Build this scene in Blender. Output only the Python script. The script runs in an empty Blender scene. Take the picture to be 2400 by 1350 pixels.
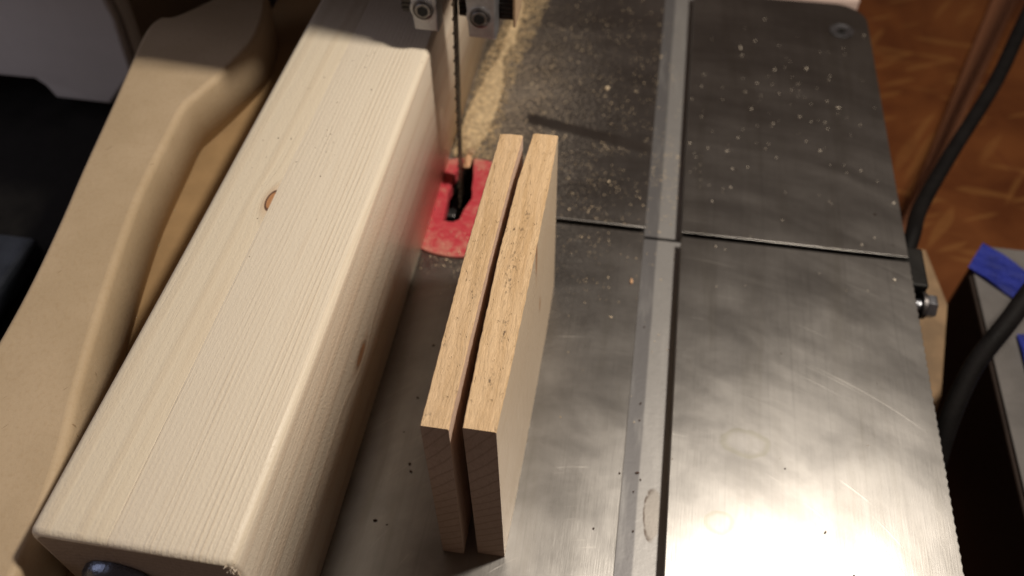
import bpy, bmesh, math, random
import numpy as np
from mathutils import Vector, Matrix

S = 0.272            # one model unit in metres (camera height above the table)
random.seed(7)
rng = np.random.default_rng(11)
scene = bpy.context.scene
COL = scene.collection

# ------------------------------------------------------------------ camera, light, exposure
pitch, yaw, roll = 0.88079, -0.171687, -0.011824
fw = Vector((math.sin(yaw)*math.cos(pitch), math.cos(yaw)*math.cos(pitch), -math.sin(pitch)))
rt = Vector((math.cos(yaw), -math.sin(yaw), 0))
up = rt.cross(fw)
r2 = rt*math.cos(roll) + up*math.sin(roll)
u2 = -rt*math.sin(roll) + up*math.cos(roll)
cam = bpy.data.cameras.new('camera')
cam.sensor_width = 36
cam.lens = 2004.7/2400*36
cam.clip_start = 0.005
cam.clip_end = 20
cam.dof.use_dof = True
cam.dof.focus_distance = 0.90*S
cam.dof.aperture_fstop = 10.5
co = bpy.data.objects.new('camera', cam)
m = Matrix((r2, u2, -fw)).transposed().to_4x4()
m.translation = Vector((0, 0, S))
co.matrix_world = m
COL.objects.link(co)
scene.camera = co

w = bpy.data.worlds.new('World')
scene.world = w
w.use_nodes = True
w.node_tree.nodes['Background'].inputs[0].default_value = (0.66, 0.45, 0.35, 1)
w.node_tree.nodes['Background'].inputs[1].default_value = 0.105

def lamp(name, loc, power, radius, color):
    l = bpy.data.lights.new(name, 'POINT')
    l.energy = power; l.shadow_soft_size = radius; l.color = color
    o = bpy.data.objects.new(name, l)
    o.location = Vector(loc)*S
    COL.objects.link(o)
    return o
lamp('work_lamp', (0.66, 0.90, 1.77), 9.8, 0.085*S, (1.0, 0.905, 0.775))
lamp('cool_fill_lamp', (-2.4, 0.0, 1.6), 2.6, 0.8*S, (0.80, 0.82, 1.0))  # cool fill read from bluish tints at the left; its source is unseen

scene.view_settings.view_transform = 'Standard'
scene.view_settings.look = 'None'
scene.view_settings.exposure = 0
scene.view_settings.gamma = 1

# ------------------------------------------------------------------ node helpers
class NT:
    def __init__(s, name, rough=0.5, metal=0.0, spec=0.5):
        s.m = bpy.data.materials.new(name)
        s.m.use_nodes = True
        s.t = s.m.node_tree
        s.b = s.t.nodes['Principled BSDF']
        s.b.inputs['Roughness'].default_value = rough
        s.b.inputs['Metallic'].default_value = metal
        s.b.inputs['Specular IOR Level'].default_value = spec
        tc = s.n('ShaderNodeTexCoord')
        mp = s.n('ShaderNodeVectorMath', operation='SCALE')
        s.t.links.new(tc.outputs['Object'], mp.inputs[0]); mp.inputs['Scale'].default_value = 1/S
        s.P = mp.outputs[0]
        sp = s.n('ShaderNodeSeparateXYZ'); s.t.links.new(s.P, sp.inputs[0])
        s.x, s.y, s.z = sp.outputs
    def n(s, typ, **k):
        nd = s.t.nodes.new(typ)
        for a, v in k.items(): setattr(nd, a, v)
        return nd
    def put(s, sock, v):
        if hasattr(v, 'links') or isinstance(v, bpy.types.NodeSocket): s.t.links.new(v, sock)
        else:
            if isinstance(v, (tuple, list)) and len(v) == 3 and sock.type == 'RGBA': v = (*v, 1)
            sock.default_value = v
    def math(s, op, a, b=0.0, c=0.0, clamp=False):
        nd = s.n('ShaderNodeMath', operation=op, use_clamp=clamp)
        for i, v in enumerate((a, b, c)): s.put(nd.inputs[i], v)
        return nd.outputs[0]
    def add(s, a, b): return s.math('ADD', a, b)
    def mul(s, a, b): return s.math('MULTIPLY', a, b)
    def sub(s, a, b): return s.math('SUBTRACT', a, b)
    def xyz(s, x, y, z):
        nd = s.n('ShaderNodeCombineXYZ')
        for i, v in enumerate((x, y, z)): s.put(nd.inputs[i], v)
        return nd.outputs[0]
    def scale(s, v, k):
        nd = s.n('ShaderNodeMapping'); s.put(nd.inputs['Vector'], v)
        nd.inputs['Scale'].default_value = k if isinstance(k, (tuple, list)) else (k, k, k)
        return nd.outputs[0]
    def rot(s, v, a):
        nd = s.n('ShaderNodeMapping'); s.put(nd.inputs['Vector'], v)
        nd.inputs['Rotation'].default_value = (0, 0, a)
        return nd.outputs[0]
    def noise(s, v, sc=1.0, det=3, rough=0.5, dist=0.0):
        nd = s.n('ShaderNodeTexNoise')
        s.put(nd.inputs['Vector'], v); nd.inputs['Scale'].default_value = sc
        nd.inputs['Detail'].default_value = det; nd.inputs['Roughness'].default_value = rough
        nd.inputs['Distortion'].default_value = dist
        return nd.outputs[0]
    def ramp(s, f, lo, hi, smooth=True):
        nd = s.n('ShaderNodeMapRange', interpolation_type='SMOOTHSTEP' if smooth else 'LINEAR')
        s.put(nd.inputs[0], f)
        nd.inputs[1].default_value = lo; nd.inputs[2].default_value = hi
        return nd.outputs[0]
    def rng(s, f, a, b, c, d):
        nd = s.n('ShaderNodeMapRange'); s.put(nd.inputs[0], f)
        for i, v in enumerate((a, b, c, d)): nd.inputs[i+1].default_value = v
        return nd.outputs[0]
    def mix(s, f, a, b):
        nd = s.n('ShaderNodeMix', data_type='RGBA')
        s.put(nd.inputs[0], f); s.put(nd.inputs[6], a); s.put(nd.inputs[7], b)
        return nd.outputs[2]
    def ell(s, c, r):
        v = s.n('ShaderNodeVectorMath', operation='SUBTRACT'); s.put(v.inputs[0], s.P); v.inputs[1].default_value = c
        d = s.n('ShaderNodeVectorMath', operation='DIVIDE'); s.put(d.inputs[0], v.outputs[0]); d.inputs[1].default_value = r
        l = s.n('ShaderNodeVectorMath', operation='LENGTH'); s.put(l.inputs[0], d.outputs[0])
        return l.outputs['Value']
    def bump(s, h, dist, strength=1.0, prev=None):
        nd = s.n('ShaderNodeBump'); s.put(nd.inputs['Height'], h)
        nd.inputs['Distance'].default_value = dist*S; nd.inputs['Strength'].default_value = strength
        if prev is not None: s.t.links.new(prev, nd.inputs['Normal'])
        return nd.outputs[0]
    def out(s, color=None, rough=None, normal=None):
        if color is not None: s.put(s.b.inputs['Base Color'], color)
        if rough is not None: s.put(s.b.inputs['Roughness'], rough)
        if normal is not None: s.put(s.b.inputs['Normal'], normal)
        return s.m

def plain(name, col, rough=0.5, metal=0.0, var=0.15, sc=30, bump=0.0005, spec=0.5):
    t = NT(name, rough, metal, spec)
    n = t.noise(t.P, sc, 4, 0.6)
    c2 = tuple(max(0, c*(1-var)) for c in col); c1 = tuple(min(1, c*(1+var)) for c in col)
    c = t.mix(t.ramp(n, .3, .7), c2, c1)
    r = t.rng(n, .3, .7, max(.03, rough-.07), min(1, rough+.07))
    return t.out(c, r, t.bump(t.noise(t.P, sc*6, 3), bump))

# ---- wood with grain along Y
def wood(name, light, dark, freq=200, rs=.35, tilt=(1, .25), knots=(), wide=None, rough=.5, streak=.35, specks=True, phase=0.0, warm=None, fib=1.0, kdark=.95):
    t = NT(name, rough)
    warp = t.noise(t.xyz(t.mul(t.x, 4), t.mul(t.y, .9), t.mul(t.z, 4)), 1.0, 2, .4)
    u = t.add(t.add(t.mul(t.x, tilt[0]), t.mul(t.z, tilt[1])), t.mul(t.sub(warp, .5), .05))
    u = t.add(u, phase)
    ks = []
    for (c, r) in knots:
        d = t.ell(c, r)
        g = t.math('EXPONENT', t.mul(t.mul(d, d), -.22))
        u = t.add(u, t.mul(g, .03))
        ks.append(d)
    # annual rings: thin late-wood lines of uneven strength
    sn = t.math('SINE', t.mul(u, freq*2*math.pi))
    ln = t.ramp(sn, .0, 1.0)
    amp = t.noise(t.xyz(t.mul(u, 18), t.mul(t.y, .6), 0), 1.0, 3, .6)
    ring = t.mul(ln, t.ramp(amp, .32, .75))
    if wide:
        sw = t.math('SINE', t.add(t.mul(u, wide*2*math.pi), t.mul(warp, 5)))
        ring = t.math('MAXIMUM', t.mul(ring, .5), t.mul(t.ramp(sw, .35, 1), .7))
    fibre = t.noise(t.xyz(t.mul(u, 420), t.mul(t.y, 9), t.mul(t.z, 300)), 1.0, 3, .65)
    blot = t.noise(t.xyz(t.mul(u, 9), t.mul(t.y, 1.3), t.mul(t.z, 5)), 1.0, 4, .6)
    c = t.mix(t.mul(ring, rs), light, dark)
    c = t.mix(t.mul(t.ramp(blot, .42, .75), streak), c, warm or dark)
    c = t.mix(t.mul(t.ramp(fibre, .5, .8), .30*fib), c, dark)
    if specks:
        sp = t.noise(t.xyz(t.mul(t.x, 110), t.mul(t.y, 60), t.mul(t.z, 90)), 1.0, 1, .4)
        c = t.mix(t.mul(t.ramp(sp, .80, .84), .3), c, (.3, .22, .15))
    for d in ks:
        c = t.mix(t.mul(t.ramp(d, 2.3, .9), .45), c, (.52, .33, .19))
        c = t.mix(t.mul(t.ramp(d, 1.22, 1.08), kdark), c, (.10, .04, .02))
        c = t.mix(t.mul(t.ramp(d, .95, .8), .9), c, t.mix(t.ramp(fibre, .35, .65), (.42, .19, .08), (.55, .29, .14)))
    h = t.add(t.mul(fibre, .6), t.mul(ring, .5))
    nb = t.bump(h, .0012, .7)
    pore = t.noise(t.xyz(t.mul(t.x, 300), t.mul(t.y, 210), t.mul(t.z, 300)), 1.0, 3, .6)
    nb = t.bump(pore, .0011*fib, .6, nb)
    rr = t.rng(fibre, .3, .7, rough-.12, rough+.12)
    return t.out(c, rr, nb)

def endgrain(name, light, dark, centre, freq, rough=.75):
    t = NT(name, rough, 0, .25)
    dx = t.sub(t.x, centre[0]); dz = t.sub(t.z, centre[1])
    r = t.math('SQRT', t.add(t.mul(dx, dx), t.mul(dz, dz)))
    r = t.add(r, t.mul(t.noise(t.P, 9, 2), .02))
    sn = t.ramp(t.math('SINE', t.mul(r, freq*2*math.pi)), .72, 1.0)
    f = t.noise(t.P, 160, 4, .7)
    c = t.mix(t.mul(sn, .6), light, dark)
    c = t.mix(t.mul(t.ramp(f, .45, .7), .35), c, dark)
    big = t.noise(t.P, 8, 3, .5)
    c = t.mix(t.mul(t.ramp(big, .45, .7), .3), c, dark)
    return t.out(c, None, t.bump(f, .002, .6))

# ---- ground cast iron
def iron(name, base=(.325, .312, .300), r0=.335, dust=True, slot=False):
    t = NT(name, r0, 1.0)
    ax = t.sub(t.x, .06); ay = t.sub(t.y, .22)
    wob = t.noise(t.P, 2.2, 1)
    ar = t.add(t.math('SQRT', t.add(t.mul(ax, ax), t.mul(ay, ay))), t.mul(t.sub(wob, .5), .07))
    at = t.math('ARCTAN2', ay, ax)
    arc = t.xyz(ar, at, 0)
    c0 = t.noise(t.P, 5.0, 5, .62, .6)
    c1 = t.noise(t.scale(arc, (15, 3.4, 1)), 1.0, 4, .6, .3)
    cloud = t.add(t.mul(c0, .45), t.mul(c1, .55))
    cl2 = t.noise(t.scale(t.P, (16, 1.6, 9)), 1.0, 5, .6, .4)
    fine = t.noise(t.scale(t.P, (820, 24, 1)), 1.0, 3, .6)
    finex = t.noise(t.scale(arc, (700, 22, 1)), 1.0, 3, .6)
    dark = tuple(c*.80 for c in base); lite = tuple(min(1, c*1.20) for c in base)
    c = t.mix(t.ramp(cloud, .34, .66), dark, lite)
    c = t.mix(t.mul(t.ramp(cl2, .48, .72), .45), c, tuple(c_*.58*k for c_, k in zip(base, (1.05, 1.0, .88))))
    c = t.mix(t.mul(fine, .2), c, dark)
    nrm = t.bump(fine, .00025, .35)
    lines = t.noise(t.scale(t.P, (150, 1.6, 1)), 1.0, 3, .6)
    c = t.mix(t.mul(t.ramp(lines, .52, .70), .22), c, tuple(k*.6 for k in base))
    scr = None
    for k, (fx, fa, th) in enumerate(((260, 2.4, .675), (420, 4.0, .70), (150, 1.3, .71))):
        vv = t.n('ShaderNodeMapping'); t.put(vv.inputs['Vector'], arc); vv.inputs['Scale'].default_value = (fx, fa, 1); vv.inputs['Location'].default_value = (3.7*k, 1.9*k, 7.1*k)
        vv.inputs['Rotation'].default_value = (0, 0, (.0, .5, -.35)[k]*.0)
        l = t.ramp(t.noise(vv.outputs[0], 1.0, 1, .5), th, th+.09)
        scr = t.mul(l, t.ramp(c1, .40, .62)) if scr is None else t.math('MAXIMUM', scr, t.mul(l, t.ramp(t.noise(t.P, 3.1+k, 2), .45, .65)))
    c = t.mix(t.mul(scr, .17), c, (.70, .66, .60))
    nrm = t.bump(scr, .0002, .2, nrm)
    rr = t.add(t.rng(cloud, .34, .66, r0-.01, r0+.05), t.mul(scr, .06))
    rr = t.add(rr, t.mul(t.sub(fine, .5), .06))
    if slot:
        # lighter band along the middle, darker grey band along the left wall
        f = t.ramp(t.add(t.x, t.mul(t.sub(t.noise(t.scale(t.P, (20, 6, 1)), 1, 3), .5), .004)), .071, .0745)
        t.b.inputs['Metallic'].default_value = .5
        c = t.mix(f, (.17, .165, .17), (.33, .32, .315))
        g = t.noise(t.P, 130, 4, .7)
        c = t.mix(t.mul(t.ramp(g, .45, .75), .16), c, (.17, .16, .155))
        c = t.mix(t.mul(t.ramp(t.noise(t.scale(t.P, (60, 9, 1)), 1, 4), .52, .75), .35), c, (.44, .43, .42))
        d = t.ell((.0925, .493, -.026), (.0115, .037, 1))
        d = t.add(d, t.mul(t.sub(t.noise(t.P, 70, 3), .5), .35))
        c = t.mix(t.mul(t.ramp(d, 1.05, .85), .35), c, (.24, .19, .14))
        edge = t.mul(t.ramp(d, .72, .95), t.ramp(d, 1.08, .98))
        lf = t.ramp(t.x, .0975, .086)
        edge = t.mul(t.mul(edge, lf), t.ramp(t.noise(t.P, 60, 3, .7), .35, .55))
        c = t.mix(t.mul(edge, .85), c, (.07, .045, .03))
        rr = t.add(rr, .12)
        nrm = t.bump(g, .0005, .4)
    else:
        for cc, r_ in (((.172, .483, 0), (.017, .015, 1)), ((.205, .60, 0), (.03, .02, 1))):
            d = t.ell(cc, r_); d = t.add(d, t.mul(t.sub(t.noise(t.P, 50, 3), .5), .5))
            edge = t.mul(t.ramp(d, .6, .95), t.ramp(d, 1.15, .98))
            c = t.mix(t.mul(edge, .35), c, (.22, .21, .15))
        sp = t.noise(t.P, 95, 1, .3)
        c = t.mix(t.mul(t.ramp(sp, .80, .84), .7), c, (.08, .05, .03))
    if dust:
        # thin film of dust, densest near the blade
        d = t.ell((-.22, 1.25, 0), (.20, .42, 1))
        mask = t.math('EXPONENT', t.mul(t.mul(d, d), -1.1))
        dn = t.noise(t.P, 210, 5, .8)
        f = t.mul(mask, t.ramp(t.add(dn, t.mul(mask, .08)), .54, .68))
        # a finger-wide wipe and a swept patch where the film is gone
        wy = t.math('ABSOLUTE', t.sub(t.y, t.sub(1.172, t.mul(t.x, .23))))
        wy = t.add(wy, t.mul(t.sub(t.noise(t.P, 45, 2), .5), .012))
        wipe = t.mul(t.mul(t.ramp(wy, .018, .009), t.ramp(t.x, -.185, -.172)), t.ramp(t.x, .07, .03))
        e2 = t.ell((.0, 1.112, 0), (.055, .024, 1))
        f = t.mul(f, t.sub(1.0, t.math('MAXIMUM', wipe, t.ramp(e2, 1.1, .8))))
        c = t.mix(t.mul(wipe, .35), c, (.16, .13, .11))
        mt = t.sub(1.0, t.mul(f, .85))
        t.put(t.b.inputs['Metallic'], mt)
        c = t.mix(t.mul(f, .6), c, (.42, .29, .16))
        rr = t.add(rr, t.mul(f, .4))
    return t.out(c, rr, nrm)

# ------------------------------------------------------------------ mesh helpers (coordinates in model units)
def V(p): return Vector(p)*S
def link(name, bm, mats, parent=None, origin=(0, 0, 0), smooth=False, label=None, cat=None, group=None, kind=None, auto=None):
    """bm holds model-unit world coordinates; the object's origin goes to `origin`."""
    o0 = Vector(origin)
    for v in bm.verts: v.co = (v.co - o0)*S
    me = bpy.data.meshes.new(name)
    bmesh.ops.recalc_face_normals(bm, faces=bm.faces)
    bm.to_mesh(me); bm.free()
    if not isinstance(mats, (list, tuple)): mats = [mats]
    for mm in mats: me.materials.append(mm)
    if smooth:
        for p in me.polygons: p.use_smooth = True
    if smooth and auto:
        me.set_sharp_from_angle(angle=math.radians(auto))
    o = bpy.data.objects.new(name, me)
    COL.objects.link(o)
    if parent is not None:
        o.parent = parent
        o.location = (o0 - Vector(parent['o0']))*S
    else:
        o.location = o0*S
    o['o0'] = tuple(origin)
    tag(o, label, cat, group, kind)
    return o
def tag(o, label=None, cat=None, group=None, kind=None):
    if label: o['label'] = label
    if cat: o['category'] = cat
    if group: o['group'] = group
    if kind: o['kind'] = kind
def thing(name, origin, label, cat, group=None):
    o = bpy.data.objects.new(name, None)
    o.empty_display_size = .01
    o.location = Vector(origin)*S
    o['o0'] = tuple(origin)
    COL.objects.link(o); tag(o, label, cat, group)
    return o

def box(bm, x0, x1, y0, y1, z0, z1, bev=0.0, seg=2, mat=0):
    b = bmesh.new()
    bmesh.ops.create_cube(b, size=1)
    for v in b.verts:
        v.co = Vector(((x0+x1)/2+v.co.x*(x1-x0), (y0+y1)/2+v.co.y*(y1-y0), (z0+z1)/2+v.co.z*(z1-z0)))
    if bev: bmesh.ops.bevel(b, geom=b.edges[:], offset=bev, segments=seg, profile=.5, affect='EDGES')
    for f in b.faces: f.material_index = mat
    merge(bm, b)
def merge(bm, b, mtx=None):
    vm = {}
    for v in b.verts: vm[v] = bm.verts.new(mtx @ v.co if mtx else v.co)
    for f in b.faces:
        try:
            nf = bm.faces.new([vm[v] for v in f.verts]); nf.material_index = f.material_index; nf.smooth = f.smooth
        except ValueError: pass
    b.free()
def prism(bm, pts, z0, z1, bev=0.0, seg=2, mat=0, axis='z', botbev=False):
    """closed outline extruded; upper rim bevelled"""
    b = bmesh.new()
    def P(p, z):
        if axis == 'z': return (p[0], p[1], z)
        if axis == 'y': return (p[0], z, p[1])
        return (z, p[0], p[1])
    lo = [b.verts.new(P(p, z0)) for p in pts]; hi = [b.verts.new(P(p, z1)) for p in pts]
    n = len(pts)
    b.faces.new(lo[::-1]); top = b.faces.new(hi)
    for i in range(n): b.faces.new((lo[i], lo[(i+1) % n], hi[(i+1) % n], hi[i]))
    bmesh.ops.recalc_face_normals(b, faces=b.faces)
    if bev:
        es = list(top.edges)
        if botbev: es = b.edges[:]
        bmesh.ops.bevel(b, geom=es, offset=bev, segments=seg, profile=.5, affect='EDGES')
    for f in b.faces: f.material_index = mat
    merge(bm, b)
def cyl(bm, p0, p1, r0, r1=None, n=24, mat=0, bev=0.0, caps=True):
    r1 = r0 if r1 is None else r1
    p0 = Vector(p0); p1 = Vector(p1); d = (p1-p0); L = d.length; d.normalize()
    b = bmesh.new()
    bmesh.ops.create_cone(b, cap_ends=caps, segments=n, radius1=r0, radius2=r1, depth=L)
    if bev:
        es = [e for e in b.edges if abs(e.verts[0].co.z-e.verts[1].co.z) < 1e-6]
        bmesh.ops.bevel(b, geom=es, offset=bev, segments=2, profile=.5, affect='EDGES')
    for f in b.faces: f.material_index = mat
    q = Vector((0, 0, 1)).rotation_difference(d)
    merge(bm, b, Matrix.Translation((p0+p1)/2) @ q.to_matrix().to_4x4())
def lathe(bm, c, axis, prof, n=32, mat=0):
    """prof: list of (radius, distance along axis)"""
    d = Vector(axis).normalized(); q = Vector((0, 0, 1)).rotation_difference(d); M = Matrix.Translation(Vector(c)) @ q.to_matrix().to_4x4()
    rings = []
    for r, h in prof:
        rings.append([bm.verts.new(M @ Vector((r*math.cos(2*math.pi*i/n), r*math.sin(2*math.pi*i/n), h))) for i in range(n)])
    for a, b_ in zip(rings, rings[1:]):
        for i in range(n):
            f = bm.faces.new((a[i], a[(i+1) % n], b_[(i+1) % n], b_[i])); f.material_index = mat
    for ring in (rings[0], rings[-1]):
        f = bm.faces.new(ring); f.material_index = mat
def tube(bm, pts, rad, n=12, mat=0):
    pts = [Vector(p) for p in pts]
    # catmull-rom resample
    out = []
    for i in range(len(pts)-1):
        p0 = pts[max(i-1, 0)]; p1 = pts[i]; p2 = pts[i+1]; p3 = pts[min(i+2, len(pts)-1)]
        for k in range(8):
            t = k/8
            out.append(.5*((2*p1)+(-p0+p2)*t+(2*p0-5*p1+4*p2-p3)*t*t+(-p0+3*p1-3*p2+p3)*t**3))
    out.append(pts[-1])
    rings = []; nrm = None
    for i, p in enumerate(out):
        tg = (out[min(i+1, len(out)-1)]-out[max(i-1, 0)]).normalized()
        if nrm is None: nrm = tg.orthogonal().normalized()
        nrm = (nrm-tg*nrm.dot(tg)).normalized(); bn = tg.cross(nrm)
        r = rad(i/(len(out)-1)) if callable(rad) else rad
        rings.append([bm.verts.new(p+(nrm*math.cos(2*math.pi*k/n)+bn*math.sin(2*math.pi*k/n))*r) for k in range(n)])
    for a, b in zip(rings, rings[1:]):
        for k in range(n):
            f = bm.faces.new((a[k], a[(k+1) % n], b[(k+1) % n], b[k])); f.smooth = True; f.material_index = mat
    bm.faces.new(rings[0][::-1]); bm.faces.new(rings[-1])

# ------------------------------------------------------------------ materials
M_iron = iron('ground_cast_iron')
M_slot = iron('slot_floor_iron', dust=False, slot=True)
M_side = plain('dark_slot_wall', (.035, .03, .027), .6, .3)
M_redpl = None
def red_plastic():
    t = NT('red_plastic', .5, 0, .4)
    n = t.noise(t.P, 60, 5, .7); s = t.noise(t.scale(t.P, (60, 200, 1)), 1, 3)
    c = t.mix(t.ramp(s, .3, .75), (.50, .035, .055), (.58, .085, .10))
    dx = t.ell((0, 0, .0), (.118, .118, 1))
    f = t.mul(t.ramp(t.add(n, t.mul(t.ramp(dx, .5, 1.0), .18)), .50, .74), .5)
    c = t.mix(f, c, (.58, .34, .24))
    return t.out(c, t.rng(n, .3, .7, .38, .75), t.bump(n, .0012, .5))
M_red = red_plastic()
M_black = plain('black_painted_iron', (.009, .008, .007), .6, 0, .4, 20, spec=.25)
M_blackgloss = plain('dark_steel', (.045, .04, .037), .42, .7, .3, 60)
M_alu = plain('cast_aluminium', (.34, .34, .36), .42, .85, .12, 90, .0012)
M_steel = plain('blackened_screw_steel', (.16, .15, .15), .38, .9, .2, 60)
M_hole = plain('black_socket', (.004, .004, .004), .8, 0, .1)
M_zinc = plain('zinc_plated_steel', (.30, .31, .34), .30, .95, .2, 40, .001)
M_bolt = plain('blue_grey_steel', (.16, .18, .23), .28, .9, .2, 40, .0006)
M_blade = plain('blade_steel', (.10, .075, .055), .35, .85, .3, 60)
M_white = plain('white_plastic', (.90, .85, .80), .5, 0, .04, 6)
M_beige = plain('beige_plastic', (.30, .22, .14), .6, 0, .08, 6)
M_rubber = plain('black_rubber', (.006, .005, .005), .7, 0, .3, 30, spec=.15)
M_grey = plain('grey_painted_metal', (.13, .12, .115), .6, .1, .15, 14)
M_darkbox = plain('dark_brown_painted_side', (.032, .022, .018), .75, 0, .2, 14, spec=.2)
M_tape = plain('blue_masking_tape', (.035, .055, .42), .6, 0, .2, 30, .004)
M_dust = plain('sawdust_grain', (.82, .66, .46), .8, 0, .12, 80, 0, spec=.6)
M_whitedust = plain('pale_dust_speck', (.90, .80, .66), .8, 0, .1, 80)
M_pile = plain('packed_sawdust', (.80, .60, .37), .9, 0, .3, 120, .004, spec=.2)
M_speck = plain('grey_brown_speck', (.16, .11, .08), .8)
M_crumb = plain('dark_brown_crumb', (.05, .022, .012), .8, 0, .3, 80)
M_pale = plain('pale_softwood', (.42, .29, .18), .7, 0, .15, 12)
M_dimwood = plain('shaded_softwood', (.24, .155, .085), .75, 0, .25, 14)  # pale softwood darkened; the shadows on the block are put into its colour
M_paper = plain('pinkish_white_board', (.80, .62, .55), .8, 0, .05, 8)
M_chip = plain('fresh_wood_chip', (.70, .42, .24), .7, 0, .2, 60)
M_orange = plain('orange_brown_board', (.36, .23, .11), .7, 0, .12, 9)
M_brownhouse = plain('dark_reddish_housing', (.03, .012, .010), .6, 0, .3, 10)

M_plankL = wood('pine_plank_flat_grain', (.75, .655, .51), (.60, .475, .33), 55, .35, (1, .5), knots=[((.0795, .444, .262), (.0075, .016, .05))], wide=26, rough=.5, streak=.35, warm=(.66, .49, .31))
M_plankR = wood('pine_plank_straight_grain', (.77, .68, .55), (.56, .43, .29), 175, .46, (1, .12), rough=.48, streak=.18, warm=(.68, .53, .37))
M_plankRside = wood('pine_side_grain_lightened', (.86, .75, .61), (.68, .51, .37), 60, .45, (.1, 1), knots=[((.198, .335, .117), (.5, .020, .0085))], kdark=.35, wide=22, rough=.45, streak=.5, warm=(.75, .57, .42))  # side grain, colour lightened to stand for light bounced off the table
M_end = endgrain('pine_end_grain', (.42, .34, .28), (.29, .225, .185), (.12, -.08), 130)

def maple(name, light, dark, mark):
    t = NT(name, .6, 0, .45)
    w1 = t.noise(t.xyz(t.mul(t.x, 30), t.mul(t.y, 7), t.mul(t.z, 6)), 1.0, 3, .55)
    u = t.add(t.x, t.mul(t.sub(w1, .5), .02))
    fib = t.noise(t.xyz(t.mul(u, 420), t.mul(t.y, 70), t.mul(t.z, 60)), 1.0, 4, .7)
    lo = t.noise(t.xyz(t.mul(u, 110), t.mul(t.y, 6), t.mul(t.z, 3)), 1.0, 3, .6)
    c = t.mix(t.ramp(lo, .35, .72), light, dark)
    c = t.mix(t.mul(t.ramp(fib, .56, .76), .18), c, tuple(k*.6 for k in dark))
    c = t.mix(t.mul(t.ramp(fib, .46, .30), .45), c, tuple(min(1, k*1.3) for k in light))
    pit = t.noise(t.xyz(t.mul(t.x, 190), t.mul(t.y, 105), t.mul(t.z, 60)), 1.0, 2, .6)
    pit = t.ramp(pit, .64, .72)
    near = None
    for cc, r_ in mark:
        d = t.ell(cc, r_); g = t.math('EXPONENT', t.mul(t.mul(d, d), -1))
        near = g if near is None else t.add(near, g)
    fld = t.mul(near, t.ramp(t.noise(t.xyz(t.mul(t.x, 260), t.mul(t.y, 120), 0), 1, 3, .7), .515, .625))
    c = t.mix(t.mul(fld, .8), c, (.055, .032, .018))
    c = t.mix(t.mul(pit, .10), c, (.22, .13, .06))
    h = t.sub(fib, t.mul(pit, .5))
    nb = t.bump(h, .0028, .8)
    return t.out(c, t.rng(fib, .3, .7, .45, .7), nb)
M_mapL = maple('rough_maple_edge_left', (.67, .47, .28), (.55, .365, .195), [((-.0135, .10, .29), (.0035, .007, 1)), ((-.010, .01, .29), (.006, .004, 1)), ((.004, .16, .29), (.003, .02, 1))])
M_mapR = maple('rough_maple_edge_right', (.69, .485, .285), (.56, .37, .195), [((-.004, .20, .29), (.0045, .04, 1)), ((-.012, .262, .29), (.011, .004, 1)), ((.0, .29, .29), (.0035, .017, 1)), ((-.001, .055, .29), (.0035, .012, 1)), ((.013, .004, .29), (.004, .004, 1)), ((.003, .12, .29), (.004, .02, 1))])
M_mapface = wood('smooth_maple_face', (.68, .54, .39), (.57, .42, .28), 90, .18, (.2, 1), rough=.42, streak=.3, specks=False, warm=(.62, .46, .31), knots=[])
M_mapface2 = wood('smooth_maple_face_with_knots', (.68, .54, .39), (.57, .42, .28), 90, .18, (.2, 1), rough=.42, streak=.3, specks=False, warm=(.62, .46, .31), knots=[((.018, .240, .276), (.5, .006, .030)), ((.018, .270, .155), (.5, .0045, .012))], kdark=.25)
M_mapin = wood('fresh_sawn_maple_face', (.70, .53, .42), (.6, .42, .32), 90, .15, (.2, 1), rough=.6, streak=.2, specks=False)
M_mapend = endgrain('maple_end_grain', (.47, .345, .27), (.31, .215, .165), (-.25, .42), 74)

def mdf():
    t = NT('mdf_fibreboard', .62, 0, .35)
    n = t.noise(t.P, 8, 4, .6); f = t.noise(t.P, 170, 4, .7)
    c = t.mix(t.ramp(n, .35, .7), (.49, .37, .235), (.55, .42, .275))
    c = t.mix(t.mul(t.ramp(f, .45, .75), .25), c, (.38, .25, .13))
    s = t.noise(t.scale(t.rot(t.P, .6), (300, 40, 60)), 1, 1, .5)
    c = t.mix(t.mul(t.ramp(s, .74, .80), .5), c, (.16, .09, .04))
    return t.out(c, t.rng(n, .3, .7, .5, .7), t.bump(f, .001, .5))
M_mdf = mdf()

def osb():
    t = NT('varnished_strand_board', .45, 0, .4)
    def layer(a, sc, seed):
        vr = t.n('ShaderNodeTexVoronoi', feature='F1'); t.put(vr.inputs['Vector'], t.scale(t.rot(t.P, a), (sc*6.0, sc*1.1, 1))); vr.inputs['Scale'].default_value = 1
        return vr.outputs['Color'], vr.outputs['Distance']
    n = t.noise(t.P, 3.2, 4, .6, .5)
    c = t.mix(t.ramp(n, .3, .7), (.095, .026, .007), (.185, .060, .015))
    for k, (a, sc, th) in enumerate(((.5, 5, .80), (1.7, 6, .78), (2.6, 4.5, .82), (1.1, 8, .84))):
        col, dist = layer(a, sc, k)
        sp = t.n('ShaderNodeSeparateColor'); t.put(sp.inputs[0], col)
        f = t.mul(t.ramp(sp.outputs[0], th, th+.05), t.ramp(dist, .62, .35))
        c = t.mix(t.mul(f, .32), c, (.32, .15, .045) if k != 2 else (.12, .03, .010))
    return t.out(c, t.rng(n, .3, .7, .35, .55), t.bump(n, .01, .3))
M_osb = osb()

# ------------------------------------------------------------------ the setting: bench below the saw, left and right
bm = bmesh.new(); box(bm, -4, 5, -2.5, 7, -.62, -.50)
link('workbench_top', bm, M_osb, origin=(0, 0, -.5), kind='structure')

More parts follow.
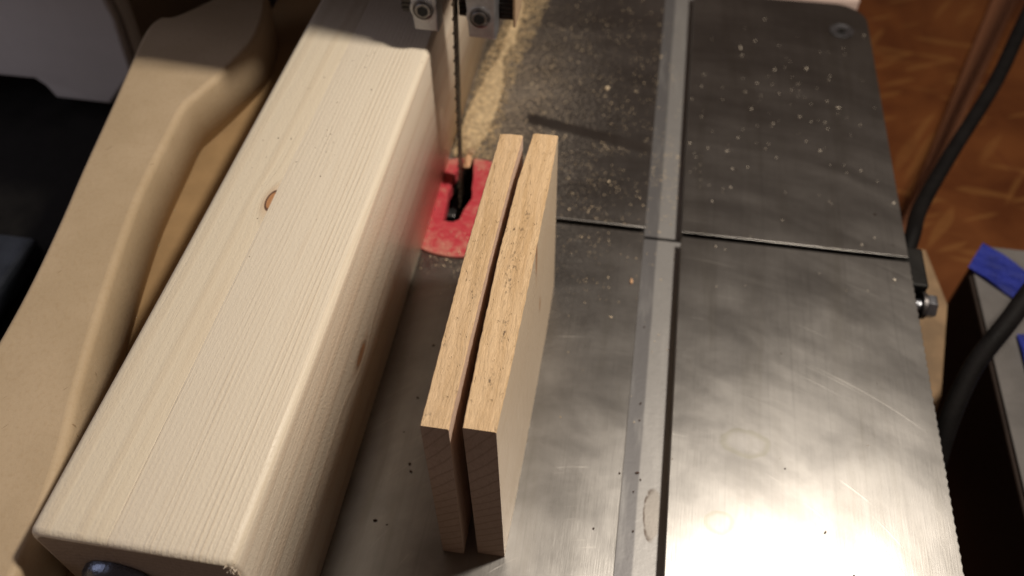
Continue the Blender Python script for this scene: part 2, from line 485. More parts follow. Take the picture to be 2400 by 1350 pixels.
# ------------------------------------------------------------------ saw table
XS0, XS1, XR, YF, YB = .050, .109, .458, -.25, 1.674
SL0, SL1 = .9600, .9705
CX, CY, CR = -.250, .975, .1165
tbl = thing('bandsaw_table', (0, .7, -.09), 'ground cast iron bandsaw table with a slot and a cross cut, dusted with sawdust', 'saw table')
pts = [(-.84, YF), (XS0, YF), (XS0, SL0)]
a0 = math.asin((SL0-CY)/CR); a1 = math.asin((SL1-CY)/CR)
for i in range(57):
    a = a0 - (2*math.pi - (a1-a0) + 0)*i/56 if False else a0 - (2*math.pi-(a1-a0))*i/56
    pts.append((CX+CR*math.cos(a), CY+CR*math.sin(a)))
pts += [(XS0, SL1), (XS0, YB), (-.84, YB)]
bm = bmesh.new(); prism(bm, pts, -.09, 0, .0014, 2)
link('table_plate', bm, M_iron, tbl, origin=(0, 0, 0))
def serr(x, y0, y1, step=.0062, amp=.0007):
    out = []; y = y0; k = 0
    while y < y1:
        out.append((x + (amp if k % 2 else -amp)+random.uniform(-.0002, .0002), y)); y += step; k += 1
    return out
pts = [(XS1, YF), (XR, YF)] + serr(XR, YF+.01, SL0-.01) + [(XR, SL0), (XS1, SL0)]
bm = bmesh.new(); prism(bm, pts, -.09, 0, .0004, 1)
link('table_plate', bm, M_iron, tbl, origin=(0, 0, 0))
pts = [(XS1, SL1), (XR, SL1)]
for i in range(9):
    a = math.pi/2*i/8; pts.append((XR-.062+.062*math.cos(a), YB-.062+.062*math.sin(a)))
pts += [(XS1, YB)]
bm = bmesh.new(); prism(bm, pts, -.09, 0, .0004, 2)
link('table_plate', bm, M_iron, tbl, origin=(0, 0, 0))
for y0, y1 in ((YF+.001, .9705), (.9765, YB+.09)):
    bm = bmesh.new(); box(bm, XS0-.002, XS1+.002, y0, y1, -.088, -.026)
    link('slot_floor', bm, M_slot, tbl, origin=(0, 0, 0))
# countersunk screw near the far right corner
bm = bmesh.new()
lathe(bm, (.4035, 1.576, 0.0006), (0, 0, 1), [(.0235, 0), (.0235, .0012), (.020, .0020), (.016, .0006), (.011, .0003), (.0, .0003)], 32)
link('screw_seat', bm, M_zinc, tbl, origin=(0, 0, 0), smooth=True, auto=30)
bm = bmesh.new(); cyl(bm, (.4035, 1.574, .0012), (.4035, 1.574, .0022), .0085, n=6)
link('screw_socket', bm, M_black, tbl, origin=(0, 0, 0))
# levelling bolt on the right edge beside the cross cut
bl = thing('levelling_bolt', (.47, .915, -.035), 'zinc bolt with a round knurled head in the right table edge by the cross cut', 'bolt')
bm = bmesh.new(); cyl(bm, (.4605, .905, -.035), (.485, .905, -.035), .010, n=20)
link('shank', bm, M_zinc, bl, origin=(.47, .915, -.035), smooth=True, auto=40)
bm = bmesh.new(); cyl(bm, (.485, .905, -.035), (.500, .905, -.035), .0185, n=6, bev=.002)
link('head', bm, M_zinc, bl, origin=(.47, .915, -.035))
bm = bmesh.new(); cyl(bm, (.478, .905, -.035), (.4848, .905, -.035), .021, n=28, bev=.001)
link('washer', bm, M_steel, bl, origin=(.47, .915, -.035))
# pin bracket under the table edge
bm = bmesh.new()
box(bm, .440, .488, .925, 1.005, -.13, -.012, .004)
box(bm, .440, .482, .80, .86, -.16, -.055, .004)
link('table_bracket', bm, M_black, tbl, origin=(0, 0, 0))

# red throat plate
bm = bmesh.new()
ptc = []
R_ = .1145
aS = math.asin((1.0885-CY)/R_)
def arcp(a): return (CX+R_*math.cos(a), CY+R_*math.sin(a))
aR = math.acos((-.2533-CX)/R_); aL = math.acos((-.2684-CX)/R_)
out = [arcp(aR - (2*math.pi-(aL-aR))*i/72) for i in range(73)]
hole = [(-.2664, 1.0623), (-.2724, 1.0516), (-.2733, 1.030), (-.2721, 1.0188), (-.2750, 1.0011), (-.2723, .9777), (-.2705, .950), (-.2698, .9345), (-.2620, .934), (-.2529, .9416), (-.2496, .9665), (-.2425, .9915), (-.2435, 1.004), (-.2467, 1.0155), (-.2490, 1.040), (-.2533, 1.0643)]
prism(bm, out+[(x_-.0045 if x_ < -.262 else x_+.0040, y_) for x_, y_ in hole], -.02, .0016, .0012, 2)
link('throat_plate', bm, M_red, origin=(CX, CY, 0), label='worn red plastic throat plate around the bandsaw blade', cat='throat plate')
# things seen through its opening
lg = thing('lower_blade_guide', (CX, .98, -.3), 'dark lower blade guide with a grey bearing, seen down the throat plate opening', 'blade guide')
bm = bmesh.new(); box(bm, -.40, -.12, .83, 1.12, -.32, -.20, .01)
link('bracket', bm, M_black, lg, origin=(CX, .98, -.3))
bm = bmesh.new(); box(bm, -.296, -.272, 1.0, 1.045, -.10, -.055, .003)
link('guide_block', bm, M_steel, lg, origin=(CX, .98, -.3))
bm = bmesh.new(); cyl(bm, (-.28, .985, -.21), (-.28, .985, -.095), .012, n=16)
link('bearing_post', bm, M_black, lg, origin=(CX, .98, -.3))
# trunnion housing under the table keeps light out of the throat
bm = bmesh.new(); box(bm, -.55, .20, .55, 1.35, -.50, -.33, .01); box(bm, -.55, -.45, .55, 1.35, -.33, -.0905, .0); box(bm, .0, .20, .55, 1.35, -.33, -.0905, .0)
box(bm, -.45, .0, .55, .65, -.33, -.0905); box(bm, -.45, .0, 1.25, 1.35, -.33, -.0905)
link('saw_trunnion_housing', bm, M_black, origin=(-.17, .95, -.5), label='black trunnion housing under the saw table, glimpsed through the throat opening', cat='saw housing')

# blade: a toothed band, leaning a touch
def blade():
    bm = bmesh.new()
    w_ = .0235; th = .0026; pitch_ = .0115; z0 = -.30; z1 = .62
    yb = 1.042; x0 = -.2640
    n = int((z1-z0)/pitch_)
    L, Rr, Lb, Rb = [], [], [], []
    prof = []
    for i in range(n):
        z = z0+i*pitch_
        prof += [(yb-w_-.0042, z+.0008), (yb-w_+.0018, z+.0030), (yb-w_+.0010, z+.0075)]
    rows = []
    for k, (y, z) in enumerate(prof):
        dx = .030*z
        st = (.0011 if (k//3) % 2 else -.0011) if k % 3 == 0 else 0
        rows.append([bm.verts.new((x0+dx-th/2+st, y, z)), bm.verts.new((x0+dx+th/2+st, y, z)), bm.verts.new((x0+dx+th/2, yb, z)), bm.verts.new((x0+dx-th/2, yb, z))])
    for a, b in zip(rows, rows[1:]):
        for i in range(4): bm.faces.new((a[i], a[(i+1) % 4], b[(i+1) % 4], b[i]))
    bm.faces.new(rows[0]); bm.faces.new(rows[-1])
    return bm
link('toothed_blade', blade(), M_blade, origin=(-.2555, 1.0, 0), label='thin dark toothed bandsaw blade running down into the red throat plate', cat='saw blade')

# upper blade guide: ribbed bar, two aluminium clamps with socket screws, housing above the frame
O = (-.265, 1.06, .29)
ug = thing('upper_blade_guide', O, 'upper blade guide with two aluminium clamps and socket screws on a ribbed bar', 'blade guide')
bm = bmesh.new()
box(bm, -.3379, -.2964, 1.0525, 1.121, .3041, .3650, .0015)
box(bm, -.2550, -.1758, 1.0525, 1.100, .3041, .3650, .0015)
for i in range(8):
    z = .3078+i*.0070
    box(bm, -.3385, -.2971, 1.0508, 1.0535, z, z+.0036, .0008, 1)
    box(bm, -.2546, -.1753, 1.0508, 1.0535, z, z+.0036, .0008, 1)
box(bm, -.2959, -.2555, 1.110, 1.158, .3136, .3650, .002)
link('ribbed_bar', bm, M_blackgloss, ug, origin=O)
bm = bmesh.new(); box(bm, -.1748, -.1711, 1.042, 1.098, .2998, .3650, .0006)
link('edge_strip', bm, M_pale, ug, origin=O)
for (x0, x1, cxs, zb) in ((-.3166, -.2773, -.2975, .2961), (-.2380, -.1950, -.2178, .2913)):
    bm = bmesh.new()
    prism(bm, [(x0+.0035, zb+.001), (x1-.001, zb), (x1, .3650), (x0, .3650)], 1.050, 1.020, .0034, 4, axis='y')
    lathe(bm, (cxs, 1.0216, zb+.0345), (0, -1, 0), [(.0196, -.002), (.0191, .0010), (.0170, .0023), (.0159, .0023)], 40)
    link('clamp_block', bm, M_alu, ug, origin=O, smooth=True, auto=35)
    zc = zb+.0345
    bm = bmesh.new()
    lathe(bm, (cxs, 1.0189, zc), (0, -1, 0), [(.0151, -.004), (.0151, .0015), (.0133, .0023), (.0122, .0004), (.0117, .0004), (.0115, .0028), (.0104, .0036), (.0076, .0036), (.0074, .0021)], 40)
    link('socket_screw', bm, M_steel, ug, origin=O, smooth=True, auto=35)
    bm = bmesh.new(); cyl(bm, (cxs, 1.0173, zc), (cxs, 1.0142, zc), .0081, n=6)
    link('hex_socket', bm, M_hole, ug, origin=O)
bm = bmesh.new(); box(bm, -.303, -.239, 1.105, 1.169, .3655, .75, .004)
link('guide_post', bm, M_blackgloss, ug, origin=O)
# upper wheel housing that throws the wide shadow across the wood
uh = thing('upper_wheel_housing', (-.6, 1.1, .5), 'dark lower corner of the upper saw housing hanging over the boards at the top edge', 'saw housing')
O = (-.6, 1.1, .45)
HZ = .45
bm = bmesh.new(); prism(bm, [(-1.5, .975), (-.515, .975), (-.4045, .966), (-.372, 1.030), (-.348, 1.044), (-.306, 1.033), (-.237, 1.010), (-.165, 1.024), (-.165, 1.40), (-1.5, 1.40)], HZ, HZ+.45)
link('housing_shell', bm, M_brownhouse, uh, origin=O)
bm = bmesh.new()
prism(bm, [(-.80, .62), (-.69, .42), (-.655, .37), (-.56, .42), (-.54, .62)], 1.06, 1.10, .003, 2, axis='y')
link('hanging_bracket', bm, M_brownhouse, uh, origin=O)

# ------------------------------------------------------------------ laminated pine fence
fn = thing('pine_fence', (-.495, .25, 0), 'thick pale pine fence of two glued planks with a knot in its top', 'saw fence')
O = (-.495, .246, 0)
fn['o0'] = O; fn.location = Vector(O)*S
FX0, FXS, FX1, FY0, FY1, FZ = -.4945, -.4160, -.2948, .2465, 1.66, .2640
def plank(x0, x1, z1, rl, rr, mats):
    """cross-section with rounded top corners, swept along Y with rounded front end"""
    prof = [(x0, .0)]
    def corner(cx, cz, r, a_from, a_to, n=7):
        return [(cx+r*math.cos(math.radians(a_from+(a_to-a_from)*i/n)), cz+r*math.sin(math.radians(a_from+(a_to-a_from)*i/n))) for i in range(n+1)]
    prof += corner(x0+rl, z1-rl, rl, 180, 90)
    prof += corner(x1-rr, z1-rr, rr, 90, 0)
    prof += [(x1, .0)]
    bm = bmesh.new()
    xm = (x0+x1)/2
    ys = [FY0, FY0+.0012, FY0+.0035, FY0+.007] + [FY0+.03+i*(FY1-FY0-.022)/40 for i in range(41)]
    ins = [.006, .0028, .0009, 0]+[0]*41
    rows = []
    for y, k in zip(ys, ins):
        row = []
        for (x, z) in prof:
            # slight fall toward the far end and a hand-planed waviness
            zz = z
            if z > .1: zz = z-k+ .0006*math.sin(y*9+x*14)
            xx = x
            if k and rl > .005 and x < x0+rl: xx = x+k
            if k and rr > .005 and x > x1-rr: xx = x-k
            row.append(bm.verts.new((xx, y, zz)))
        rows.append(row)
    n = len(prof)
    for a, b in zip(rows, rows[1:]):
        for i in range(n):
            f = bm.faces.new((a[i], a[(i+1) % n], b[(i+1) % n], b[i]))
            f.smooth = True
            cx_ = sum(v.co.x for v in f.verts)/4; cz_ = sum(v.co.z for v in f.verts)/4
            f.material_index = 1 if (cx_ > x1-rr*.3 and cz_ < z1-rr*.6 and rr > .005) else 0
    f = bm.faces.new(rows[0][::-1]); f.material_index = 2
    f = bm.faces.new(rows[-1]); f.material_index = 2
    return bm
bm = plank(FX0, FXS-.00012, FZ-.0003, .012, .0005, None)
link('plank', bm, [M_plankL, M_plankL, M_end], fn, origin=O, auto=40, smooth=False)
bm = plank(FXS+.00012, FX1, FZ, .0005, .0095, None)
link('plank', bm, [M_plankR, M_plankRside, M_end], fn, origin=O, smooth=False)
# torn fibres at the near right corner
bm = bmesh.new()
for i in range(46):
    t_ = random.random()
    zb = FZ-.004-t_*.045
    xb = FX1-.005+random.uniform(-.004, .004)
    yb = FY0+random.uniform(-.0005, .005)
    d = Vector((random.uniform(-.3, .8), random.uniform(-1, -.1), random.uniform(-.3, .9))).normalized()
    L_ = random.uniform(.002, .006); r_ = random.uniform(.0003, .0007)
    cyl(bm, (xb, yb, zb), Vector((xb, yb, zb))+d*L_, r_, r_*.2, n=5)
link('torn_fibres', bm, M_plankRside, fn, origin=O, kind='stuff')

# steel bolt sticking out of the near end of the fence
O = (-.42, .246, .235)
bt = thing('carriage_bolt', O, 'blue grey steel bolt head on the near end of the pine fence', 'bolt')
bm = bmesh.new()
lathe(bm, (-.4290, .2455, .1850), (0, -1, 0), [(.0365, 0), (.0365, .006), (.0335, .012), (.027, .0165), (.014, .019), (.0, .0195)], 40)
link('bolt_head', bm, M_bolt, bt, origin=O, smooth=True, auto=50)

# ------------------------------------------------------------------ two sawn maple slats standing on edge
def slat(name, secs, z1, y0, y1, mats, origin, label, rnd, tiltb):
    """secs: list of (y, xl, xr) along the length; rows up the height; rough sawn arrises"""
    bm = bmesh.new()
    ys = [y0+(y1-y0)*i/70 for i in range(71)]
    sx = [s_[0] for s_ in secs]
    xl = np.interp(ys, sx, [s_[1] for s_ in secs]); xr = np.interp(ys, sx, [s_[2] for s_ in secs])
    rr = random.Random(5+int(-origin[0]*1000))
    rows = []
    for i, y in enumerate(ys):
        a, b = xl[i]+rr.uniform(-.0003, .0003), xr[i]+rr.uniform(-.0003, .0003)
        cut = 0
        if y1-y < rnd: cut = rnd-math.sqrt(max(0, rnd*rnd-(rnd-(y1-y))**2))
        zt = z1+rr.uniform(-.0002, .0002)
        e = .0014
        ta, tb = tiltb
        row = [(a+ta, y, .0005), (a+ta*.5, y, z1*.5), (a, y, zt-e), (a+e*.6+cut*.8, y, zt), (b-e*.9, y, zt), (b, y, zt-e*1.3), (b+tb*.5, y, z1*.5), (b+tb, y, .0005)]
        rows.append([bm.verts.new(p) for p in row])
    n = 8; idx = [1, 1, 0, 0, 0, 2, 2, 3]
    for r0_, r1_ in zip(rows, rows[1:]):
        for i in range(n):
            f = bm.faces.new((r0_[i], r0_[(i+1) % n], r1_[(i+1) % n], r1_[i])); f.material_index = (idx[i] if i < 7 else 3)
    f = bm.faces.new(rows[0][::-1]); f.material_index = 3
    f = bm.faces.new(rows[-1]); f.material_index = 3
    return link(name, bm, mats, origin=origin, label=label, cat='wood slat')
slat('maple_slat', [(.39, -.1580, -.1305), (.5, -.1590, -.1310), (.62, -.1590, -.1305), (.74, -.1565, -.1285), (.82, -.1545, -.1260)], .295, .3935, .820,
     [M_mapL, M_mapface, M_mapin, M_mapend], (-.143, .394, 0), 'thinner rough maple slat standing on edge, left of the pair, nearer the pine fence', .014, (.0015, -.0005))
slat('maple_slat', [(.39, -.1180, -.0855), (.5, -.1205, -.0835), (.62, -.1220, -.0822), (.74, -.1195, -.0815), (.83, -.1135, -.0825)], .295, .3975, .8265,
     [M_mapR, M_mapin, M_mapface2, M_mapend], (-.10, .397, 0), 'thicker rough maple slat with dark pitted marks, right of the pair standing on edge', .003, (.0035, .0035))

# ------------------------------------------------------------------ MDF jig left of the fence
O = (-.62, .6, .02)
mj = thing('mdf_jig', O, 'tan fibreboard jig with a curved rounded edge, left of the pine fence', 'jig')
left = [(-.655, -.10), (-.660, .2), (-.666, .35), (-.674, .475), (-.683, .56), (-.699, .66), (-.716, .75), (-.738, .88), (-.756, .98), (-.770, 1.067), (-.762, 1.105), (-.742, 1.112), (-.722, 1.135), (-.695, 1.175)]
right = [(-.610, 1.19), (-.594, 1.13), (-.588, 1.08), (-.590, 1.045), (-.604, .985), (-.622, .925), (-.630, .895), (-.626, .84), (-.616, .73), (-.603, .653), (-.588, .58), (-.570, .50), (-.550, .42), (-.525, .33), (-.508, .2), (-.503, -.10)]
def smooth_poly(p, n=5):
    out = []
    for i in range(len(p)-1):
        p0 = np.array(p[max(i-1, 0)]); p1 = np.array(p[i]); p2 = np.array(p[i+1]); p3 = np.array(p[min(i+2, len(p)-1)])
        for k in range(n):
            t = k/n; out.append(tuple(.5*((2*p1)+(-p0+p2)*t+(2*p0-5*p1+4*p2-p3)*t*t+(-p0+3*p1-3*p2+p3)*t**3)))
    out.append(p[-1]); return out
left_s = smooth_poly(left, 4)
right_s = smooth_poly(right, 4)
outline = right_s[::-1]+left_s[::-1]
bm = bmesh.new()
# stacked inset rings give the soft rounded arris
def offset(poly, d):
    res = []; n = len(poly)
    for i in range(n):
        a = np.array(poly[i-1]); b = np.array(poly[i]); c = np.array(poly[(i+1) % n])
        t1 = (b-a)/(np.linalg.norm(b-a)+1e-9); t2 = (c-b)/(np.linalg.norm(c-b)+1e-9)
        nn = np.array([-(t1+t2)[1], (t1+t2)[0]]); nn = nn/(np.linalg.norm(nn)+1e-9)
        res.append(tuple(b+nn*d))
    return res
area = sum(outline[i-1][0]*outline[i][1]-outline[i][0]*outline[i-1][1] for i in range(len(outline)))
if area < 0: outline = outline[::-1]
rings = []
for d, z in ((0, .137), (0, .210)) + tuple((.009*(1-math.cos(a)), .210+.011*math.sin(a)) for a in (math.radians(18*k) for k in range(1, 6))):
    rings.append([bm.verts.new((x, y, z)) for x, y in offset(outline, d)])
for a, b in zip(rings, rings[1:]):
    for i in range(len(a)):
        f = bm.faces.new((a[i], a[(i+1) % len(a)], b[(i+1) % len(a)], b[i])); f.smooth = True
bm.faces.new(rings[0][::-1]); bm.faces.new(rings[-1])
link('curved_board', bm, M_mdf, mj, origin=O)
bm = bmesh.new(); box(bm, -.655, -.4975, .0, 1.60, .095, .135, .002)
link('base_board', bm, M_orange, mj, origin=O, label='orange brown lower board')
bm = bmesh.new(); box(bm, -.62, -.51, .05, 1.5, .0005, .0945, .002)
link('support_block', bm, M_mdf, mj, origin=O)

# ------------------------------------------------------------------ dark saw body and white container at the left
O = (-1.5, 1.0, -.5)
sb = thing('saw_column', O, 'black painted saw body in shadow left of the fibreboard jig', 'saw body')
bm = bmesh.new(); box(bm, -2.6, -.86, -.3, 1.9, -.499, -.125, .02); link('column_body', bm, M_black, sb, origin=O)
bm = bmesh.new(); cyl(bm, (-.83, .45, -.06), (-.86, 1.15, -.06), .030, n=20); link('tilt_rod', bm, M_blackgloss, sb, origin=O, smooth=True, auto=40)
bm = bmesh.new(); box(bm, -1.35, -.98, .62, .86, -.12, -.075, .01); link('blue_grey_plate', bm, plain('blue_grey_paint', (.03, .036, .05), .5, 0, .2), sb, origin=O)
O = (-1.25, 1.25, -.11)
wb = thing('white_container', O, 'white plastic container with a stepped bottom edge at the far left', 'container')
bm = bmesh.new(); prism(bm, [(-1.9, -.062), (-1.192, -.060), (-1.176, -.075), (-1.165, -.104), (-1.045, -.106), (-.965, -.02), (-.955, .10), (-.985, .45), (-1.9, .45)], 1.50, 1.25, .010, 3, axis='y')
link('container_body', bm, M_white, wb, origin=O, smooth=True, auto=35)
bm = bmesh.new(); prism(bm, [(-.985, -.115), (-.93, -.06), (-.905, .45), (-.98, .45), (-.950, .10), (-.958, -.02)], 1.62, 1.262, .006, 2, axis='y')
link('beige_side', bm, M_beige, wb, origin=O, smooth=True, auto=35)
bm = bmesh.new(); box(bm, -1.05, -.45, 1.75, 1.85, -.4, .7, .01)
link('back_post', bm, M_brownhouse, origin=(-.75, 1.8, -.4), label='dark reddish brown post behind the fibreboard jig at the top left', cat='post')

# ------------------------------------------------------------------ right-hand background
O = (.95, .8, -.5)
tb = thing('grey_toolbox', O, 'grey metal box with blue tape on its lid, right of the saw table', 'tool box')
BX, BZ = .655, -.20
bm = bmesh.new(); prism(bm, [(BX, -.4), (1.7, -.4), (1.7, 1.215), (.690, 1.215), (BX, 1.145)], -.499, BZ-.002, .004, 2); link('box_body', bm, M_darkbox, tb, origin=O)
bm = bmesh.new(); prism(bm, [(BX+.004, -.396), (1.696, -.396), (1.696, 1.210), (.692, 1.210), (BX+.004, 1.142)], BZ-.0015, BZ+.006, .002, 2); link('lid', bm, M_grey, tb, origin=O)
def tape(pts0, pts1, z):
    bm = bmesh.new(); n = 14; rows = []
    for i in range(n+1):
        t = i/n; a = Vector(pts0[0]).lerp(Vector(pts0[1]), t); b = Vector(pts1[0]).lerp(Vector(pts1[1]), t); row = []
        for k in range(7):
            p = a.lerp(b, k/6); h = .004*math.sin(k*2.1+i*.6)*math.sin(i*.9+k)+.004
            row.append(bm.verts.new((p.x, p.y, z+h)))
        rows.append(row)
    top = []
    for a, b in zip(rows, rows[1:]):
        for k in range(6): top.append(bm.faces.new((a[k], a[k+1], b[k+1], b[k])))
    bmesh.ops.solidify(bm, geom=top, thickness=.0015)
    return bm
link('tape_strip', tape(((.648, 1.145), (.84, .965)), ((.686, 1.212), (.90, 1.01)), BZ+.008), M_tape, tb, origin=O)
link('tape_strip', tape(((.704, 1.00), (.704, .70)), ((.80, 1.00), (.80, .70)), BZ+.008), M_tape, tb, origin=O)
# cables
bm = bmesh.new(); tube(bm, [(1.05, 2.25, .10), (.855, 1.85, -.06), (.745, 1.60, -.10), (.625, 1.37, -.12), (.550, 1.215, -.12), (.520, 1.125, -.11), (.505, 1.07, -.16), (.50, 1.05, -.35)], lambda t: .0155-.003*t)
link('black_cable', bm, M_rubber, origin=(.5, 1.05, -.5), label='thick black cable curving down behind the right edge of the saw table', cat='cable')
bm = bmesh.new(); tube(bm, [(.78, 1.13, .06), (.655, .965, .01), (.600, .885, -.02), (.553, .818, -.07), (.525, .735, -.14), (.52, .64, -.26), (.52, .55, -.45)], lambda t: .0130+.003*t)
link('black_cable', bm, M_rubber, origin=(.52, .55, -.5), label='black cable crossing the grey taped box beside the saw table', cat='cable')
# pale wood strip and batten on the bench
bm = bmesh.new(); prism(bm, [(.50, .70), (.565, .86), (.605, 1.06), (.585, 1.19), (.50, 1.20)], -.30, -.20, .004, 2)
link('pale_wood_block', bm, M_dimwood, origin=(.55, .95, -.3), label='pale wood block below the right edge of the saw table beside the bolt', cat='wood block')
bm = bmesh.new(); prism(bm, [(.640, 1.46), (.672, 1.46), (1.16, 2.62), (1.10, 2.66)], -.4995, -.470, .006, 2)
link('timber_edge', bm, wood('reddish_timber', (.24, .10, .05), (.17, .06, .028), 40, .3, specks=False), origin=(.9, 2.0, -.5), label='dim reddish timber edge lying left of the thick black cable', cat='timber')
bm = bmesh.new(); box(bm, .20, .500, 1.87, 2.25, -.45, -.10, .01)
link('white_board', bm, M_paper, origin=(.3, 2.0, -.45), label='pinkish white board showing behind the far corner of the saw table', cat='board')

# ------------------------------------------------------------------ sawdust
def seg_dist(px, py, line):
    d = np.full(px.shape, 9.0)
    for (x0, y0), (x1, y1) in zip(line, line[1:]):
        vx, vy = x1-x0, y1-y0; t = np.clip(((px-x0)*vx+(py-y0)*vy)/(vx*vx+vy*vy), 0, 1)
        d = np.minimum(d, np.hypot(px-x0-t*vx, py-y0-t*vy))
    return d
streak = [(-.175, 1.212), (-.14, 1.205), (-.103, 1.195), (-.033, 1.180), (.052, 1.160)]
ridge = [(-.095, 1.108), (-.073, 1.128), (-.052, 1.140), (-.012, 1.152)]
def grains(name, P_, size, label, mat, origin=(0, 0, 0), elong=1.0):
    n = len(P_)
    base = np.array([[1, 0, 0], [-.5, .87, 0], [-.5, -.87, 0], [0, 0, .9], [0.1, 0, -.5]])
    sz = size*np.exp(rng.normal(0, .38, n))
    ang = rng.uniform(0, 6.28, n)
    vs = np.repeat(base[None], n, 0)+rng.normal(0, .22, (n, 5, 3))
    vs[:, :, 0] *= 1+rng.exponential(.5*elong, n)[:, None]
    ca, sa = np.cos(ang)[:, None], np.sin(ang)[:, None]
    x = vs[:, :, 0]*ca-vs[:, :, 1]*sa; y = vs[:, :, 0]*sa+vs[:, :, 1]*ca
    vs = np.stack([x, y, vs[:, :, 2]], 2)*sz[:, None, None]
    zmin = vs[:, :, 2].min(1)
    vs += P_[:, None, :]; vs[:, :, 2] -= zmin[:, None]
    f = np.array([[0, 1, 3], [1, 2, 3], [2, 0, 3], [1, 0, 4], [2, 1, 4], [0, 2, 4]])
    fs = (f[None]+(np.arange(n)*5)[:, None, None]).reshape(-1, 3)
    me = bpy.data.meshes.new(name)
    me.from_pydata(((vs.reshape(-1, 3)-np.array(origin))*S).tolist(), [], fs.tolist())
    me.materials.append(mat)
    o = bpy.data.objects.new(name, me); o.location = Vector(origin)*S; COL.objects.link(o)
    tag(o, label, 'sawdust', None, 'stuff')
    return o
N = 60000
px = rng.uniform(-.29, .05, N); py = rng.uniform(.55, 1.665, N)
den = .13*np.exp(-((py-1.22)/.26)**2) + .55*np.exp(-((px+.20)/.07)**2-((py-1.22)/.16)**2) + .10*np.exp(-((py-1.45)/.2)**2)
den += .35*np.exp(-((px+.04)/.055)**2-((py-1.05)/.10)**2) + .15*np.exp(-((px+.04)/.05)**2-((py-.90)/.09)**2)
den += .5*np.exp(-(seg_dist(px, py, ridge)/.012)**2)
den += 1.4*np.exp(-((px+.24)/.06)**2-((py-.85)/.022)**2)+.004
sd = seg_dist(px, py, streak)
den *= np.clip((sd-.009)/.008, 0, 1)
below = (np.abs(px+.0)<.05)&(np.abs(py-1.125)<.022)
den = np.where(below & (seg_dist(px, py, ridge) > .012), den*.25, den)
from mathutils import noise as mn
patch = np.array([max(0.0, 1+1.6*mn.noise(Vector((a_*22, b_*22, 5)))) for a_, b_ in zip(px, py)])
keep = rng.uniform(0, 1, N) < den*.21*patch
inhole = (np.hypot(px-CX, py-CY) < CR+.003)
keep &= ~inhole & ~((py > SL0-.002) & (py < SL1+.002))
G = [np.stack([px[keep], py[keep], np.zeros(keep.sum())], 1)]
px = rng.uniform(.112, .45, 1500); py = rng.uniform(.6, 1.62, 1500)
den = .5*np.exp(-((px-.30)/.14)**2-((py-1.33)/.17)**2)+.6*np.exp(-((px-.14)/.05)**2-((py-1.15)/.10)**2)+.05*(py > .85)+.01
k = rng.uniform(0, 1, 1500) < den*.5
k &= ~((py > SL0-.002) & (py < SL1+.002))
GR = np.stack([px[k], py[k], np.zeros(k.sum())], 1)
px = rng.uniform(.052, .105, 2500); py = rng.uniform(.6, 1.6, 2500)
den = .55*np.exp(-((py-1.14)/.07)**2)+.05*(py > .9)+.02
k = (rng.uniform(0, 1, 2500) < den) & ~((py > .968) & (py < .979))
G.append(np.stack([px[k], py[k], np.full(k.sum(), -.026)], 1))
# on the throat plate
a = rng.uniform(0, 6.283, 900); r = CR*.97*np.sqrt(rng.uniform(0.3, 1, 900))
px = CX+r*np.cos(a); py = CY+r*np.sin(a)
k = ~((px > -.276) & (px < -.241) & (py > .932)) & (rng.uniform(0, 1, 900) < np.where(py > CY, .35, .55))
G.append(np.stack([px[k], py[k], np.full(k.sum(), .0016)], 1))
# on the fence top, sparse
grains('sawdust', np.concatenate(G), .00072, 'pale sawdust grains scattered over the iron table and the red throat plate', M_dust)

grains('sawdust', GR, .00095, 'sparse pale sawdust specks on the iron right of the long slot', M_whitedust)

# packed heap along the fence foot
bm = bmesh.new()
nx, ny = 26, 90
edge = np.array([(-.2935, 1.085), (-.2935, 1.64)])
rows = []
from mathutils import noise as mn
for j in range(ny+1):
    y = 1.095+(1.60-1.095)*j/ny
    xr_ = np.interp(y, [1.095, 1.13, 1.20, 1.30, 1.345, 1.37, 1.43, 1.52, 1.60], [-.262, -.246, -.238, -.236, -.244, -.252, -.239, -.236, -.244])+.007*mn.noise(Vector((y*40, 3, 0)))
    xl_ = np.interp(y, [1.095, 1.20, 1.33, 1.37, 1.60], [-.293, -.291, -.275, -.262, -.252])
    row = []
    for i in range(nx+1):
        t = i/nx; x = xl_+(xr_-xl_)*t
        h = .010*math.sin(math.pi*min(1, t*.9+.1))**.7*(.4+.6*mn.noise(Vector((x*35, y*35, 0)))**2*3+.15)
        h += .003*mn.noise(Vector((x*160, y*160, 2))) + .0015*mn.noise(Vector((x*400, y*400, 2)))
        fade = min(1, j/6, (ny-j)/6)
        h = h*fade*(.0 if t in (0, 1) else 1) - (.0006 if t in (0, 1) or j in (0, ny) else 0)
        row.append(bm.verts.new((x, y, h)))
    rows.append(row)
for a_, b_ in zip(rows, rows[1:]):
    for i in range(nx): bm.faces.new((a_[i], a_[i+1], b_[i+1], b_[i]))
link('sawdust_heap', bm, M_pile, origin=(-.26, 1.1, 0), kind='stuff', label='yellow packed sawdust heaped along the foot of the pine fence', cat='sawdust')
n = 5200
py = rng.uniform(1.085, 1.62, n); t = rng.beta(1.3, 1.6, n)
px = -.292+t*.075+np.where(py > 1.34, (py-1.34)*.12, 0)
grains('heap_grains', np.stack([px, py, .003*np.sin(np.clip(t*1.6, 0, 1)*3.1)], 1), .0011, 'loose yellow sawdust grains around the heap behind the blade', M_pile)

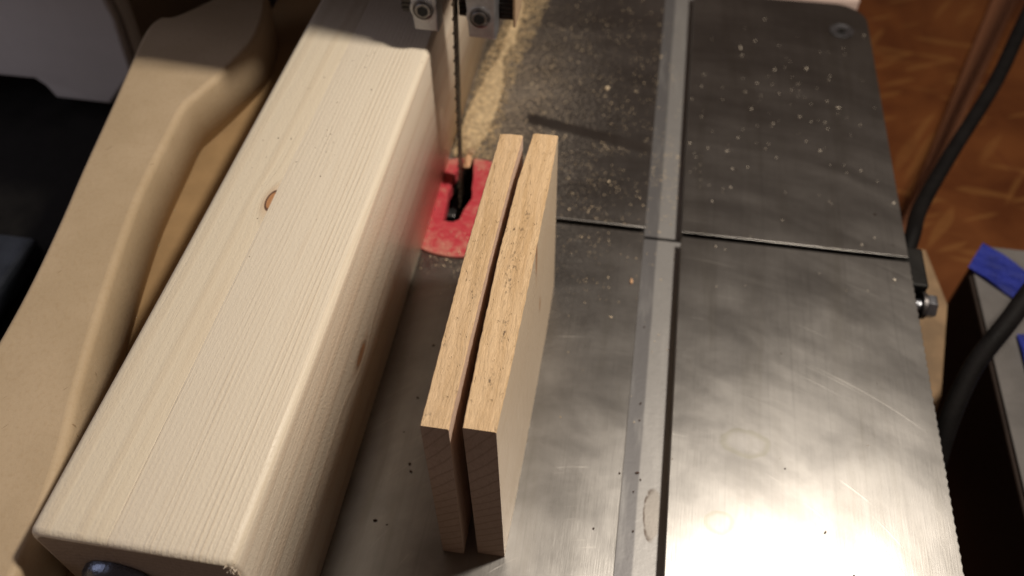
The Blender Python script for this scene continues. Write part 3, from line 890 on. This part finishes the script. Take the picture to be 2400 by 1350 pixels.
# single chips big enough to pick out
def chip(loc, sx, sy, sz, rz, mat, label, name='wood_chip', grp=None, cat='wood chip'):
    b = bmesh.new(); bmesh.ops.create_icosphere(b, subdivisions=2, radius=1)
    for v in b.verts:
        v.co *= 1+.35*mn.noise(v.co*1.7+Vector(loc)*50)
        v.co = Vector((v.co.x*sx, v.co.y*sy, max(v.co.z*sz, -sz*.6)+sz*.6))
    bmesh.ops.rotate(b, verts=b.verts, cent=(0, 0, 0), matrix=Matrix.Rotation(rz, 3, 'Z'))
    for v in b.verts: v.co += Vector(loc)
    return link(name, b, mat, origin=loc, label=label, cat=cat, group=grp)
chip((.0367, .854, 0), .0020, .0055, .002, .1, M_chip, 'orange sliver of wood on the iron table just left of the long slot')
chip((-.0432, 1.3188, 0), .0038, .0040, .003, .4, M_dust, 'brightest pale chip on the table among the sawdust, beyond the slats')
chip((-.2615, 1.078, .0), .0075, .016, .006, .05, M_chip, 'orange wood chip wedged in the far slit of the red throat plate')
chip((-.2600, 1.103, .001), .008, .008, .005, .7, M_pale, 'pale wood chip at the far rim of the red throat plate')
crumbs = [(.0455, .5300, 0), (.0745, .5385, -.026), (.0665, .520, -.026), (.067, .628, -.026), (.0668, .655, -.026), (.070, .548, -.026),
          (-.248, .418, 0), (-.232, .415, 0), (-.235, .69, 0), (-.243, .545, 0), (-.237, .60, 0), (-.224, .50, 0), (-.22, .49, 0), (.02, .45, 0), (.07, .466, -.026), (.30, .49, 0), (.33, .44, 0), (.255, .57, 0), (.063, .79, -.026)]
bm = bmesh.new()
for c in crumbs:
    b = bmesh.new(); bmesh.ops.create_icosphere(b, subdivisions=1, radius=random.uniform(.0010, .0021))
    for v in b.verts: v.co = v.co*(1+.5*mn.noise(v.co*900+Vector(c)*70)); 
    for v in b.verts: v.co.z *= .6
    merge(bm, b, Matrix.Translation(Vector(c)+Vector((0, 0, .0008))) @ Matrix.Rotation(random.uniform(0, 3), 4, 'Z') @ Matrix.Diagonal((1, random.uniform(1, 2), 1, 1)))
link('dark_crumbs', bm, M_crumb, kind='stuff', label='tiny dark brown crumbs scattered over the near part of the iron table', cat='crumbs')
# dark specks on the fence top
n = 90
px = rng.uniform(-.47, -.31, n); py = np.clip(rng.normal(.86, .13, n), .3, 1.05)
grains('wood_specks', np.stack([px, py, np.full(n, .2643)], 1), .00048, 'tiny dark specks sprinkled on top of the pale pine fence', M_speck)
for o in list(scene.objects):
    if 'o0' in o: del o['o0']
